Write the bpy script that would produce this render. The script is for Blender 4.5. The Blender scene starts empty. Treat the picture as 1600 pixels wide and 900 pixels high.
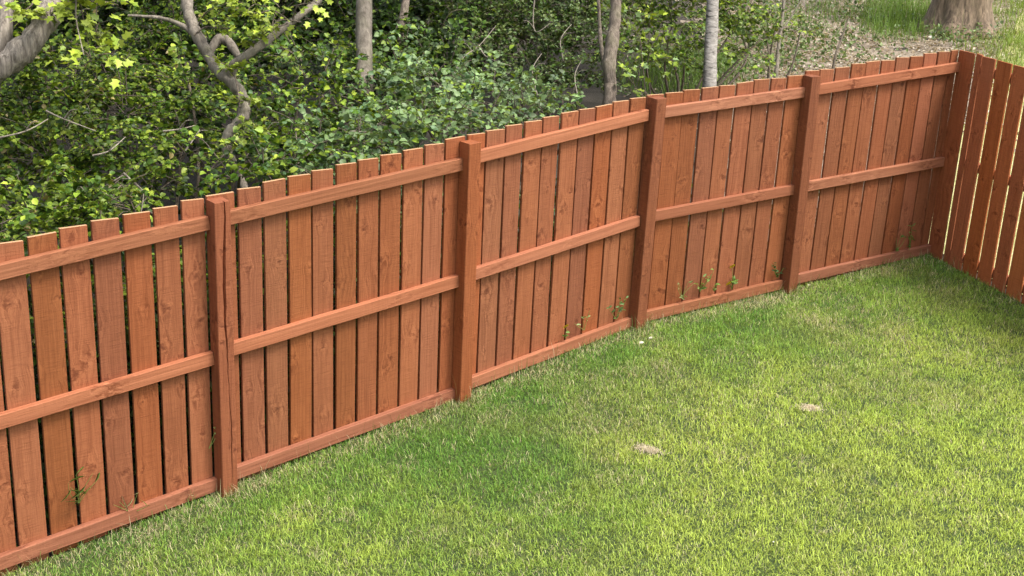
import bpy, math, random
import numpy as np
from mathutils import Vector, Matrix

random.seed(7); rng = np.random.default_rng(11)
scene = bpy.context.scene
C = scene.collection

# ------------------------------------------------------------------ camera
FPX = 2025.56; PITCH = math.radians(19.1301); ROLL = math.radians(2.8028)
CAM = np.array([0, 0, 3.78])
_f = np.array([0, math.cos(PITCH), -math.sin(PITCH)]); _r = np.array([1., 0, 0]); _u = np.cross(_r, _f)
CR = math.cos(ROLL) * _r + math.sin(ROLL) * _u; CU = -math.sin(ROLL) * _r + math.cos(ROLL) * _u; CF = _f
cd = bpy.data.cameras.new('camera'); co = bpy.data.objects.new('camera', cd); C.objects.link(co)
cd.sensor_width = 36; cd.lens = 36 * FPX / 1600; cd.clip_end = 600; cd.clip_start = .05
M = Matrix.Identity(4)
for i in range(3):
    M[i][0] = CR[i]; M[i][1] = CU[i]; M[i][2] = -CF[i]; M[i][3] = CAM[i]
co.matrix_world = M
scene.camera = co

# ------------------------------------------------------------------ sky, sun, exposure
SUN_EL = math.radians(62); SUN_AZ = math.radians(-22)       # azimuth of the sun as seen from the scene, from +X towards +Y
world = bpy.data.worlds.new('World'); scene.world = world; world.use_nodes = True
wn = world.node_tree.nodes; wl = world.node_tree.links
bg = wn['Background']; sky = wn.new('ShaderNodeTexSky'); sky.sky_type = 'NISHITA'; sky.sun_disc = False
sky.sun_elevation = SUN_EL; sky.sun_rotation = math.pi / 2 - SUN_AZ
sky.dust_density = 5.0; sky.air_density = 1.0; sky.ozone_density = .6; sky.altitude = 50
hs_ = wn.new('ShaderNodeHueSaturation'); hs_.inputs['Saturation'].default_value = .45      # hazy, nearly white cover
wl.new(sky.outputs[0], hs_.inputs['Color']); wl.new(hs_.outputs[0], bg.inputs[0]); bg.inputs[1].default_value = .14
sd = bpy.data.lights.new('sun', 'SUN'); so = bpy.data.objects.new('sun', sd); C.objects.link(so)
sd.energy = 1.5; sd.angle = math.radians(15); sd.color = (1, .95, .86)
sv = Vector((math.cos(SUN_EL) * math.cos(SUN_AZ), math.cos(SUN_EL) * math.sin(SUN_AZ), math.sin(SUN_EL)))
so.rotation_euler = sv.to_track_quat('Z', 'Y').to_euler(); so.location = (8, -3, 14)
vs = scene.view_settings; vs.view_transform = 'Standard'; vs.look = 'None'; vs.exposure = 1.15; vs.gamma = 1
vs.use_curve_mapping = False
scene.render.engine = 'CYCLES'

# ------------------------------------------------------------------ helpers
def at(x, y, depth):
    """point seen at photo pixel (x, y) at a distance along the view"""
    return CAM + (CR * (x - 800) / FPX - CU * (y - 450) / FPX + CF) * depth
def pix(X):
    X = np.asarray(X) - CAM; d = X @ CF
    return 800 + FPX * (X @ CR) / d, 450 - FPX * (X @ CU) / d, d

def thing(name, loc, label, cat, group=None):
    o = bpy.data.objects.new(name, None); C.objects.link(o); o.location = loc
    o.empty_display_size = .1
    o['label'] = label; o['category'] = cat
    if group: o['group'] = group
    return o
def link(name, me, parent=None, mat=None):
    o = bpy.data.objects.new(name, me); C.objects.link(o)
    if mat is not None and not me.materials: me.materials.append(mat)
    if parent is not None: o.parent = parent
    return o
def mesh_np(name, V, faces_flat, k, colors=None, smooth=False):
    """fast mesh from numpy; every face has k corners"""
    me = bpy.data.meshes.new(name)
    V = np.asarray(V, np.float32).reshape(-1, 3); F = np.asarray(faces_flat, np.int32).ravel()
    nf = len(F) // k
    me.vertices.add(len(V)); me.vertices.foreach_set('co', V.ravel())
    me.loops.add(len(F)); me.loops.foreach_set('vertex_index', F)
    me.polygons.add(nf); me.polygons.foreach_set('loop_start', np.arange(nf, dtype=np.int32) * k)
    me.polygons.foreach_set('loop_total', np.full(nf, k, np.int32))
    if smooth: me.polygons.foreach_set('use_smooth', np.ones(nf, bool))
    me.update(calc_edges=True)
    if colors is not None:
        a = me.color_attributes.new('tint', 'FLOAT_COLOR', 'POINT')
        c = np.ones((len(V), 4), np.float32); c[:, :3] = colors
        a.data.foreach_set('color', c.ravel())
    return me
def vnoise(x, y, seed=0):
    """smooth 2-D value noise, 0..1"""
    x = np.asarray(x, float); y = np.asarray(y, float)
    xi = np.floor(x).astype(int); yi = np.floor(y).astype(int); fx = x - xi; fy = y - yi
    fx = fx * fx * (3 - 2 * fx); fy = fy * fy * (3 - 2 * fy)
    def h(a, b):
        n = (a * 374761393 + b * 668265263 + seed * 974634777) & 0x7fffffff
        n = ((n ^ (n >> 13)) * 1274126177) & 0x7fffffff
        return ((n ^ (n >> 16)) & 0xffff) / 65535.
    return (h(xi, yi) * (1 - fx) + h(xi + 1, yi) * fx) * (1 - fy) + (h(xi, yi + 1) * (1 - fx) + h(xi + 1, yi + 1) * fx) * fy
def fnoise(x, y, seed=0, oct=3):
    r = 0; a = .5; t = 0
    for k in range(oct):
        r = r + a * vnoise(x * 2 ** k, y * 2 ** k, seed + k); t += a; a *= .5
    return r / t
def smooth_path(P, R, n=6):
    P = np.asarray(P, float); R = np.asarray(R, float); out = []; ro = []
    for i in range(len(P) - 1):
        p0 = P[max(i - 1, 0)]; p1 = P[i]; p2 = P[i + 1]; p3 = P[min(i + 2, len(P) - 1)]
        for t in np.arange(n) / n:
            out.append(.5 * (2 * p1 + (p2 - p0) * t + (2 * p0 - 5 * p1 + 4 * p2 - p3) * t * t + (3 * p1 - p0 - 3 * p2 + p3) * t ** 3))
            ro.append(R[i] * (1 - t) + R[i + 1] * t)
    out.append(P[-1]); ro.append(R[-1])
    return np.array(out), np.array(ro)
class Tubes:
    def __init__(s): s.V = []; s.F = []; s.n = 0
    def add(s, P, R, sides=6, rough=0.0, seed=0):
        P = np.asarray(P, float); R = np.asarray(R, float); n = len(P)
        T = np.gradient(P, axis=0); T /= np.linalg.norm(T, axis=1)[:, None] + 1e-9
        ref = np.array([.31, .95, .1]) if abs(T[0][2]) > .6 else np.array([.1, .2, 1.])
        A = np.cross(T, ref); A /= np.linalg.norm(A, axis=1)[:, None] + 1e-9; B = np.cross(T, A)
        th = np.arange(sides) / sides * 2 * math.pi
        rr = np.repeat(R[:, None], sides, 1)
        if rough:
            rr = rr * (1 + rough * (vnoise(np.repeat(np.arange(n)[:, None] * .7, sides, 1), np.tile(th * 2, (n, 1)), seed) - .5) * 2)
        ring = P[:, None] + (A[:, None] * np.cos(th)[None, :, None] + B[:, None] * np.sin(th)[None, :, None]) * rr[..., None]
        s.V.append(ring.reshape(-1, 3))
        i = np.arange(n - 1)[:, None] * sides; j = np.arange(sides)[None]; k = (j + 1) % sides
        f = np.stack([i + j, i + k, i + sides + k, i + sides + j], -1).reshape(-1, 4) + s.n
        s.F.append(f); s.n += n * sides
    def mesh(s, name): return mesh_np(name, np.concatenate(s.V), np.concatenate(s.F), 4, smooth=True)
LEAF = np.array([[0, 0, 0], [.28, -.37, .16], [.66, -.34, .14], [1, 0, -.14], [.66, .34, .14], [.28, .37, .16], [.5, 0, 0]])
LEAFF = np.array([[6, 0, 1], [6, 1, 2], [6, 2, 3], [6, 3, 4], [6, 4, 5], [6, 5, 0]])
LOBE = np.array([[0, 0, 0], [.12, -.36, .05], [.34, -.22, .03], [.58, -.46, .08], [.66, -.18, .03], [1, 0, -.06], [.66, .18, .03], [.58, .46, .08], [.34, .22, .03], [.12, .36, .05], [.42, 0, 0]])
LOBEF = np.array([[10, i, i + 1] for i in range(9)] + [[10, 9, 0]])
def unit(a): return a / (np.linalg.norm(a, axis=-1, keepdims=True) + 1e-9)
def leaves_mesh(name, pos, axis, normal, length, aspect, col, lobed=False):
    Lf, Ff = (LOBE, LOBEF) if lobed else (LEAF, LEAFF)
    n = len(pos); axis = unit(axis); side = unit(np.cross(normal, axis)); nrm = np.cross(axis, side)
    V = pos[:, None] + length[:, None, None] * (Lf[None, :, 0:1] * axis[:, None] + Lf[None, :, 1:2] * aspect[:, None, None] * side[:, None] + Lf[None, :, 2:3] * nrm[:, None])
    F = (Ff[None] + (np.arange(n) * len(Lf))[:, None, None]).reshape(-1, 3)
    return mesh_np(name, V.reshape(-1, 3), F, 3, np.repeat(col, len(Lf), 0))

# ------------------------------------------------------------------ the lie of the land
POST = np.array([[-2.968, 5.704, -.17], [-1.653, 6.838, .002], [-.311, 7.995, .162], [.964, 9.204, .309], [2.272, 10.137, .319], [3.669, 11.007, .431]])
UD = np.array([.787, .617]); ND = np.array([-.617, .787])
PS = POST[:, :2] @ UD; PN = POST[:, :2] @ ND
BAY_L = np.linalg.norm(np.diff(POST[:, :2], axis=0), axis=1)
def bay_dir(i):
    v = POST[i + 1, :2] - POST[i, :2]; v = v / np.linalg.norm(v); return v, np.array([-v[1], v[0]])
GS = np.concatenate([[PS[0] - 60], PS, [PS[-1] + 60]]); GZ = np.concatenate([[POST[0, 2] - 1.2], POST[:, 2], [POST[-1, 2] + 2.4]])
def lawn_z(x, y):
    s = np.asarray(x) * UD[0] + np.asarray(y) * UD[1]
    return (np.interp(s, GS, GZ) + np.interp(s - .5, GS, GZ) + np.interp(s + .5, GS, GZ)) / 3
def behind(x, y):
    """metres behind the line of the long fence (its boards are at +0.10)"""
    x = np.asarray(x); y = np.asarray(y)
    s = x * UD[0] + y * UD[1]
    S2 = np.concatenate([[PS[0] - 50], PS, [PS[-1] + 50]]); N2 = np.concatenate([[PN[0] - 1.0], PN, [PN[-1] - 6]])
    return (x * ND[0] + y * ND[1]) - np.interp(s, S2, N2)
def land_z(x, y):
    d = np.clip(behind(x, y) - .6, 0, 40)
    bump = (fnoise(np.asarray(x) * .5, np.asarray(y) * .5, 3) - .5) * .3 * np.clip(d / 2, 0, 1)
    return lawn_z(x, y) + .055 * d + bump
_v, _n = bay_dir(4)
CORNER = POST[4, :2] + _v * 1.745 + _n * .10
RD = np.array([math.cos(math.radians(-70)), math.sin(math.radians(-70))])      # the return fence runs this way
RN = np.array([-RD[1], RD[0]])                                                   # away from the lawn
def meadow(x, y):
    A = (x - CORNER[0]) * RD[0] + (y - CORNER[1]) * RD[1]
    return (x - CORNER[0]) * RN[0] + (y - CORNER[1]) * RN[1] - np.maximum(0, -A - .5) * .95
def beyond_return(x, y): return (x - CORNER[0]) * RN[0] + (y - CORNER[1]) * RN[1]

# ------------------------------------------------------------------ materials
class NT:
    def __init__(s, name):
        s.m = bpy.data.materials.new(name); s.m.use_nodes = True; s.t = s.m.node_tree
        s.b = s.t.nodes['Principled BSDF']; s.out = s.t.nodes['Material Output']
    def n(s, kind, **kw):
        o = s.t.nodes.new('ShaderNode' + kind)
        for k, v in kw.items(): setattr(o, k, v)
        return o
    def l(s, a, b): s.t.links.new(a, b)
    def math(s, op, a, b=None, c=None, clamp=False):
        o = s.n('Math', operation=op, use_clamp=clamp)
        for i, v in enumerate((a, b, c)):
            if v is None: continue
            if hasattr(v, 'is_output'): s.l(v, o.inputs[i])
            else: o.inputs[i].default_value = v
        return o.outputs[0]
    def mix(s, fac, a, b, blend='MIX'):
        o = s.n('Mix', data_type='RGBA', blend_type=blend)
        for i, v in ((0, fac), (6, a), (7, b)):
            if hasattr(v, 'is_output'): s.l(v, o.inputs[i])
            elif i == 0: o.inputs[0].default_value = v
            else: o.inputs[i].default_value = (*v, 1)
        return o.outputs[2]
    def ramp(s, fac, stops):
        o = s.n('ValToRGB'); e = o.color_ramp.elements
        while len(e) < len(stops): e.new(.5)
        for x, (p, c) in zip(e, stops): x.position = p; x.color = (*c, 1) if len(c) == 3 else c
        s.l(fac, o.inputs[0]); return o.outputs[0]
    def noise(s, vec, scale, detail=3, rough=.5, dist=0):
        o = s.n('TexNoise'); o.inputs['Scale'].default_value = scale; o.inputs['Detail'].default_value = detail
        o.inputs['Roughness'].default_value = rough; o.inputs['Distortion'].default_value = dist
        if vec is not None: s.l(vec, o.inputs['Vector'])
        return o.outputs[0]
    def bump(s, h, strength, dist):
        o = s.n('Bump'); o.inputs['Strength'].default_value = strength; o.inputs['Distance'].default_value = dist
        s.l(h, o.inputs['Height']); s.l(o.outputs[0], s.b.inputs['Normal']); return o

def wood(name, tone, axis='Z', knots=True, wear=.5, sawn=1.0):
    """stained sawn softwood; the grain runs along the local axis"""
    t = NT(name); tc = t.n('TexCoord'); oi = t.n('ObjectInfo')
    sep = t.n('SeparateXYZ'); t.l(tc.outputs['Object'], sep.inputs[0])
    ax = {'X': 0, 'Y': 1, 'Z': 2}[axis]; oth = [k for k in range(3) if k != ax]
    r = oi.outputs['Random']
    off = t.math('MULTIPLY', r, 37.7); off2 = t.math('MULTIPLY', t.math('FRACT', t.math('MULTIPLY', r, 91.3)), 23.1)
    x = t.math('ADD', sep.outputs[oth[0]], off2); y = sep.outputs[oth[1]]; z = t.math('ADD', sep.outputs[ax], off)
    # knots: nearest centre of a stretched cell pattern
    wob = t.n('CombineXYZ'); t.l(x, wob.inputs[0]); t.l(y, wob.inputs[1]); t.l(z, wob.inputs[2])
    w1 = t.n('TexNoise'); w1.inputs['Scale'].default_value = 42; w1.inputs['Detail'].default_value = 2; t.l(wob.outputs[0], w1.inputs['Vector'])
    ws = t.n('SeparateColor'); t.l(w1.outputs['Color'], ws.inputs[0])
    xk = t.math('ADD', x, t.math('MULTIPLY', t.math('SUBTRACT', ws.outputs[0], .5), .034)); zk = t.math('ADD', z, t.math('MULTIPLY', t.math('SUBTRACT', ws.outputs[1], .5), .045))
    cv = t.n('CombineXYZ'); t.l(t.math('MULTIPLY', xk, 6.3), cv.inputs[0]); t.l(t.math('MULTIPLY', zk, 3.1), cv.inputs[2]); t.l(t.math('MULTIPLY', y, 2.0), cv.inputs[1])
    vo = t.n('TexVoronoi', voronoi_dimensions='3D'); vo.inputs['Scale'].default_value = 1; t.l(cv.outputs[0], vo.inputs['Vector'])
    sub = t.n('VectorMath', operation='SUBTRACT'); t.l(cv.outputs[0], sub.inputs[0]); t.l(vo.outputs['Position'], sub.inputs[1])
    s2 = t.n('SeparateXYZ'); t.l(sub.outputs[0], s2.inputs[0])
    dx = t.math('DIVIDE', s2.outputs[0], 6.3); dz = t.math('DIVIDE', s2.outputs[2], 3.1)
    d = t.math('SQRT', t.math('ADD', t.math('MULTIPLY', dx, dx), t.math('MULTIPLY', t.math('MULTIPLY', dz, dz), .8)))
    cs = t.n('SeparateColor'); t.l(vo.outputs['Color'], cs.inputs[0])
    keep = t.math('GREATER_THAN', cs.outputs[0], .35)
    size = t.math('MULTIPLY_ADD', cs.outputs[1], .017, .011)
    q = t.math('DIVIDE', d, size)
    infl = t.math('MULTIPLY', t.math('EXPONENT', t.math('MULTIPLY', t.math('MULTIPLY', q, q), -.11)), keep)   # wide pull on the grain
    xw = t.math('SUBTRACT', x, t.math('MULTIPLY', t.math('MULTIPLY', dx, infl), .75))
    gv = t.n('CombineXYZ'); t.l(t.math('MULTIPLY', xw, 62), gv.inputs[0]); t.l(t.math('MULTIPLY', y, 40), gv.inputs[1]); t.l(t.math('ADD', t.math('MULTIPLY', z, 1.7), t.math('MULTIPLY', t.math('MULTIPLY', dz, infl), 34)), gv.inputs[2])
    g = t.noise(gv.outputs[0], 1, 4, .6, .5)
    fv = t.n('CombineXYZ'); t.l(t.math('MULTIPLY', xw, 300), fv.inputs[0]); t.l(t.math('MULTIPLY', y, 200), fv.inputs[1]); t.l(t.math('MULTIPLY', z, 8), fv.inputs[2])
    fg = t.noise(fv.outputs[0], 1, 2, .6)
    # rough-sawn marks across the grain
    wv = t.n('CombineXYZ'); t.l(t.math('MULTIPLY', x, 9), wv.inputs[0]); t.l(t.math('MULTIPLY', y, 9), wv.inputs[1]); t.l(t.math('MULTIPLY', z, 170), wv.inputs[2])
    saw = t.noise(wv.outputs[0], 1, 2, .6)
    lv = t.n('CombineXYZ'); t.l(t.math('MULTIPLY', xw, 17), lv.inputs[0]); t.l(t.math('MULTIPLY', y, 9), lv.inputs[1]); t.l(t.math('MULTIPLY', z, 2.2), lv.inputs[2])
    blot = t.noise(lv.outputs[0], 1, 4, .6)
    T = np.array(tone)
    col = t.ramp(g, [(.28, tuple(T * (.72, .66, .62))), (.47, tuple(T * .96)), (.58, tuple(T * (1.05, 1.06, 1.06))), (.78, tuple(T * (1.16, 1.22, 1.28)))])
    col = t.mix(t.math('MULTIPLY', t.math('SUBTRACT', fg, .5), 1.5), col, tuple(T * (.55, .47, .43)))
    col = t.mix(t.math('MULTIPLY', t.math('SUBTRACT', blot, .47, clamp=True), 2.4 * wear), col, tuple(T * (1.30, 1.45, 1.6)))
    col = t.mix(t.math('MULTIPLY', t.math('SUBTRACT', .48, blot, clamp=True), 3.4 * wear), col, tuple(T * (.62, .55, .5)))
    col = t.mix(t.math('MULTIPLY', t.math('SUBTRACT', saw, .47, clamp=True), 2.3 * sawn), col, tuple(T * (.62, .56, .52)))
    if knots:
        halo = t.math('MULTIPLY', t.math('EXPONENT', t.math('MULTIPLY', t.math('MULTIPLY', q, q), -.13)), keep)
        core = t.math('MULTIPLY', t.math('MULTIPLY', t.math('SUBTRACT', .85, q, clamp=True), keep), t.math('MULTIPLY', cs.outputs[2], 1.6))
        dk = t.math('MULTIPLY', halo, t.math('MULTIPLY', t.math('SUBTRACT', .50, g, clamp=True), 7.5, clamp=True))
        lt = t.math('MULTIPLY', halo, t.math('MULTIPLY', t.math('SUBTRACT', g, .50, clamp=True), 5.0, clamp=True))
        col = t.mix(t.math('MULTIPLY', lt, .9), col, tuple(T * (1.32, 1.42, 1.45)))
        col = t.mix(t.math('MULTIPLY', dk, 1.0), col, tuple(T * (.52, .43, .38)))
        col = t.mix(t.math('MULTIPLY', core, .9, clamp=True), col, tuple(T * (.40, .31, .28)))
    # each piece took the stain differently
    hsv = t.n('HueSaturation'); t.l(col, hsv.inputs['Color'])
    t.l(t.math('MULTIPLY_ADD', r, .30, .84), hsv.inputs['Value'])
    t.l(t.math('MULTIPLY_ADD', t.math('FRACT', t.math('MULTIPLY', r, 17.7)), 0.005, .4975), hsv.inputs['Hue'])
    t.l(t.math('MULTIPLY_ADD', t.math('FRACT', t.math('MULTIPLY', r, 53.9)), .08, .97), hsv.inputs['Saturation'])
    t.l(hsv.outputs[0], t.b.inputs['Base Color'])
    t.b.inputs['Roughness'].default_value = .72; t.b.inputs['Specular IOR Level'].default_value = .3
    h = t.math('ADD', t.math('MULTIPLY', g, .8), t.math('ADD', t.math('MULTIPLY', fg, .35), t.math('MULTIPLY', saw, .45 * sawn)))
    t.bump(h, .8, .006)
    return t.m
BOARD = wood('stained_board', (.295, .100, .042))
RETURN_BOARD = wood('stained_board_brightened', (.42, .135, .052), wear=.25)  # long fence's stain, colour brightened to stand in for light on this face
POSTM = wood('stained_post', (.275, .086, .034))
RAIL = wood('stained_rail', (.345, .133, .070), axis='X', wear=.35, sawn=.3)

def simple(name, col, rough=.7):
    t = NT(name); t.b.inputs['Base Color'].default_value = (*col, 1); t.b.inputs['Roughness'].default_value = rough; return t.m
END = simple('cut_end_grain', (.46, .27, .14), .85)
def leaf_mat(name, trans=.35, rough=.45, gloss=.4):
    t = NT(name); a = t.n('Attribute', attribute_name='tint')
    t.l(a.outputs['Color'], t.b.inputs['Base Color']); t.b.inputs['Roughness'].default_value = rough
    t.b.inputs['Specular IOR Level'].default_value = gloss
    tr = t.n('BsdfTranslucent'); t.l(t.mix(1, a.outputs['Color'], (1.25, 1.15, .55), 'MULTIPLY'), tr.inputs[0])
    mx = t.n('MixShader'); mx.inputs[0].default_value = trans
    t.l(t.b.outputs[0], mx.inputs[1]); t.l(tr.outputs[0], mx.inputs[2]); t.l(mx.outputs[0], t.out.inputs[0])
    return t.m
LEAFM = leaf_mat('leaf', .25, .45, .32); GRASSM = leaf_mat('grass_blade', .3, .5, .25)
def bark(name, lo, hi, sx, sz, moss=.0, lenticel=False):
    t = NT(name); tc = t.n('TexCoord'); mp = t.n('Mapping'); t.l(tc.outputs['Object'], mp.inputs[0]); mp.inputs['Scale'].default_value = (sx, sx, sz)
    g = t.noise(mp.outputs[0], 1, 5, .65, .4); b = t.noise(tc.outputs['Object'], 3.5, 3)
    c = t.ramp(g, [(.3, lo), (.5, tuple((np.array(lo) + hi) / 2)), (.68, hi)])
    c = t.mix(t.math('MULTIPLY', t.math('SUBTRACT', b, .5, clamp=True), 2.2), c, tuple(np.array(lo) * .7))
    if lenticel:
        m2 = t.n('Mapping'); t.l(tc.outputs['Object'], m2.inputs[0]); m2.inputs['Scale'].default_value = (9, 9, 34)
        k = t.noise(m2.outputs[0], 1, 2); c = t.mix(t.math('MULTIPLY', t.math('SUBTRACT', k, .56, clamp=True), 6, clamp=True), c, (.05, .045, .04))
    if moss:
        c = t.mix(t.math('MULTIPLY', t.math('SUBTRACT', t.noise(tc.outputs['Object'], 6, 4), .47, clamp=True), 4 * moss, clamp=True), c, (.10, .12, .035))
    t.l(c, t.b.inputs['Base Color']); t.b.inputs['Roughness'].default_value = .9; t.bump(g, .7, .02); return t.m
BARK_GREY = bark('bark_grey', (.09, .074, .056), (.30, .26, .21), 26, 7, .25)
BARK_PALE = bark('bark_pale', (.10, .08, .062), (.46, .40, .33), 55, 6)
BARK_BIRCH = bark('bark_birch', (.16, .145, .13), (.40, .375, .34), 14, 40, .0, True)
BARK_BROWN = bark('bark_brown', (.07, .052, .038), (.30, .245, .19), 45, 10, .3)
BARK_OLD = bark('bark_old', (.05, .034, .022), (.33, .24, .16), 22, 3.5, .15)
TWIG = bark('twig_bark', (.06, .046, .033), (.21, .17, .125), 60, 20)

BARE = bark('bare_branch_bark', (.16, .13, .10), (.42, .37, .30), 60, 20)

def ground_mat(name, cols, s1, s2, bumpd):
    t = NT(name); g = t.n('NewGeometry'); a = t.noise(g.outputs['Position'], s1, 5, .65); b = t.noise(g.outputs['Position'], s2, 4, .7)
    c = t.ramp(a, [(.35, cols[0]), (.5, cols[1]), (.65, cols[2])])
    c = t.mix(t.math('MULTIPLY', t.math('SUBTRACT', b, .45, clamp=True), 2.5, clamp=True), c, cols[3])
    t.l(c, t.b.inputs['Base Color']); t.b.inputs['Roughness'].default_value = .95; t.bump(b, .8, bumpd); return t.m
LAWN = ground_mat('lawn_turf', [(.03, .06, .010), (.042, .075, .014), (.065, .09, .022), (.09, .09, .035)], 3.2, 90, .02)
FLOOR = ground_mat('woodland_floor', [(.026, .020, .012), (.042, .033, .022), (.07, .056, .04), (.03, .03, .014)], 2.2, 38, .03)

# ------------------------------------------------------------------ ground and lawn
def sheet(xs, ys, zf):
    X, Y = np.meshgrid(xs, ys, indexing='ij'); Z = zf(X, Y); V = np.stack([X, Y, Z], -1).reshape(-1, 3)
    ny = len(ys); i = np.arange(len(xs) - 1)[:, None] * ny; j = np.arange(ny - 1)[None]
    return V, np.stack([i + j, i + ny + j, i + ny + j + 1, i + j + 1], -1).reshape(-1, 4)
gx = np.concatenate([[-300, -150, -70, -35], np.arange(-20, 24, .4), [40, 80, 160, 300]])
gy = np.concatenate([[-300, -100, -40, -10], np.arange(0, 34, .4), [45, 80, 160, 300]])
V, F = sheet(gx, gy, lambda x, y: land_z(np.clip(x, -40, 40), np.clip(y, -30, 50)) - .012)
ground = link('ground', mesh_np('ground', V, F, 4, smooth=True), None, FLOOR); ground['kind'] = 'structure'
# the lawn inside the fences
ls = np.arange(-9, PS[-1] + 2.5, .18); lt = np.arange(-12, .10, .18)
S, Tt = np.meshgrid(ls, np.append(lt, .10), indexing='ij')
nn = np.interp(S, np.concatenate([[PS[0] - 50], PS, [PS[-1] + 50]]), np.concatenate([[PN[0] - 1], PN, [PN[-1] - 6]])) + Tt
X = S * UD[0] + nn * ND[0]; Y = S * UD[1] + nn * ND[1]
ex = beyond_return(X, Y); push = np.clip(ex - .02, 0, None); X = X - RN[0] * push; Y = Y - RN[1] * push
V = np.stack([X, Y, lawn_z(X, Y)], -1).reshape(-1, 3); ny = S.shape[1]
i = np.arange(S.shape[0] - 1)[:, None] * ny; j = np.arange(ny - 1)[None]
F = np.stack([i + j, i + ny + j, i + ny + j + 1, i + j + 1], -1).reshape(-1, 4)
q = V[F]; area = np.linalg.norm(np.cross(q[:, 2] - q[:, 0], q[:, 3] - q[:, 1]), axis=1); F = F[area > 1e-4]
lawn = link('lawn', mesh_np('lawn', V, F, 4, smooth=True), None, LAWN); lawn['kind'] = 'structure'

# ------------------------------------------------------------------ fences
def bm_box(w, d, h, nz=1, bow=0, bev=.003, seed=0):
    """box with worn (chamfered) long edges: x = +-w/2, y = 0..d, z = 0..h, slightly bowed"""
    r = random.Random(seed)
    prof = [(-w/2 + bev, 0), (w/2 - bev, 0), (w/2, bev), (w/2, d - bev), (w/2 - bev, d), (-w/2 + bev, d), (-w/2, d - bev), (-w/2, bev)]
    V = []; F = []
    for k in range(nz + 1):
        z = h * k / nz; b = bow * math.sin(math.pi * k / nz); jx = r.uniform(-1, 1) * .0012 if 0 < k < nz else 0
        tw = r.uniform(-.006, .006) if k in (nz,) else 0
        for x, y in prof: V.append((x + jx, y + b, z + tw * x / w))
    n = 8
    for k in range(nz):
        for e in range(n): F.append((k*n + e, k*n + (e+1) % n, (k+1)*n + (e+1) % n, (k+1)*n + e))
    F.append(tuple(reversed(range(n)))); F.append(tuple(range(nz*n, nz*n + n)))
    me = bpy.data.meshes.new('board'); me.from_pydata(V, [], F); me.update(); return me
def orient(o, loc, xdir, tilt=0, lean=0):
    o.location = loc; o.rotation_euler = (lean, tilt, math.atan2(xdir[1], xdir[0]))

board_meshes = [bm_box(.148, .021, 1.80, 4, random.uniform(-.006, .006), .002, k) for k in range(8)]
for me in board_meshes: me.materials.append(BOARD); me.materials.append(END); me.polygons[len(me.polygons) - 1].material_index = 1
GAPS = [[-.14, .035, .21, .385, .56, .732, .906, 1.072, 1.245, 1.416, 1.581], [.0, .19, .355, .514, .68, .842, 1.005, 1.167, 1.333, 1.494, 1.656],
        [.065, .23, .402, .561, .733, .901, 1.079, 1.25, 1.424, 1.595], [.0, .171, .35, .529, .707, .884, 1.064, 1.243, 1.422],
        [.0, .162, .327, .494, .664, .832, .995, 1.16, 1.326, 1.489, 1.651]]
GAPW = [.025, .019, .019, .017, .016]
BTOP = [(1.696, 1.821), (1.822, 1.970), (1.969, 2.074), (2.069, 2.131), (2.145, 2.249)]
RAILS = [[(1.559, 1.686), (.759, .874), (-.051, .064)], [(1.687, 1.805), (.894, 1.019), (.091, .209)], [(1.827, 1.939), (1.029, 1.145), (.246, .34)],
         [(1.943, 1.995), (1.159, 1.202), (.361, .392)], [(1.999, 2.106), (1.206, 1.282), (.410, .482)]]
fence = thing('wooden_fence', (0, 0, 0), 'long red-brown stained board fence with square posts along the wood edge', 'fence')
fence.location = (*POST[3, :2], POST[3, 2]); FO = np.array(fence.location)
def put(o, parent, off):
    o.parent = parent; o.location = Vector(o.location) - Vector(off)
bounds = []           # world positions of every gap along the run
for i in range(5):
    v, n = bay_dir(i)
    for s in GAPS[i]: bounds.append((i, s))
bounds.append((4, 1.752))
def wp(i, s, back): v, n = bay_dir(i); return POST[i, :2] + v * s + n * back
for k in range(len(bounds) - 1):
    (ia, sa), (ib, sb) = bounds[k], bounds[k + 1]
    A = wp(ia, sa, .10); B = wp(ib, sb, .10); mid = (A + B) / 2; span = np.linalg.norm(B - A)
    s_mid = sa + span / 2; i = ia
    if s_mid > BAY_L[i] and i < 4: i2 = i + 1; s2 = s_mid - BAY_L[i]
    else: i2 = i; s2 = s_mid
    top = BTOP[i2][0] + (BTOP[i2][1] - BTOP[i2][0]) * s2 / BAY_L[i2] + random.uniform(-.006, .006)
    bot = float(lawn_z(*mid)) - .005
    o = link('board', board_meshes[k % 8]); w = span - GAPW[i] * random.uniform(.75, 1.2)
    orient(o, (mid[0], mid[1], bot), B - A, random.uniform(-.0022, .0022), random.uniform(-.002, .002))
    o.scale = (w / .148, 1, (top - bot) / 1.80); put(o, fence, FO)
rail_meshes = []
for k in range(4):
    me = bm_box(.08, .040, 1.0, 6, 0, .003, 50 + k)
    # lay it along X: local x = length, z = height
    for vtx in me.vertices: x, y, z = vtx.co; vtx.co = (z - .5, y, -x)
    me.flip_normals() if False else None
    me.materials.append(RAIL); rail_meshes.append(me)
for i in range(5):
    v, n = bay_dir(i); L = BAY_L[i]
    for k, (z0, z1) in enumerate(RAILS[i]):
        a, b = .104, L - .002
        if i == 4: b = 1.738
        za = z0 + (z1 - z0) * a / L; zb = z0 + (z1 - z0) * b / L
        c = POST[i, :2] + v * (a + b) / 2 + n * .0585
        o = link('rail', rail_meshes[(i + k) % 4])
        o.location = (c[0], c[1], (za + zb) / 2); o.rotation_euler = (0, -math.atan2(zb - za, b - a), math.atan2(v[1], v[0]))
        o.scale = (math.hypot(b - a, zb - za), 1, 1.02); put(o, fence, FO)

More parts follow.
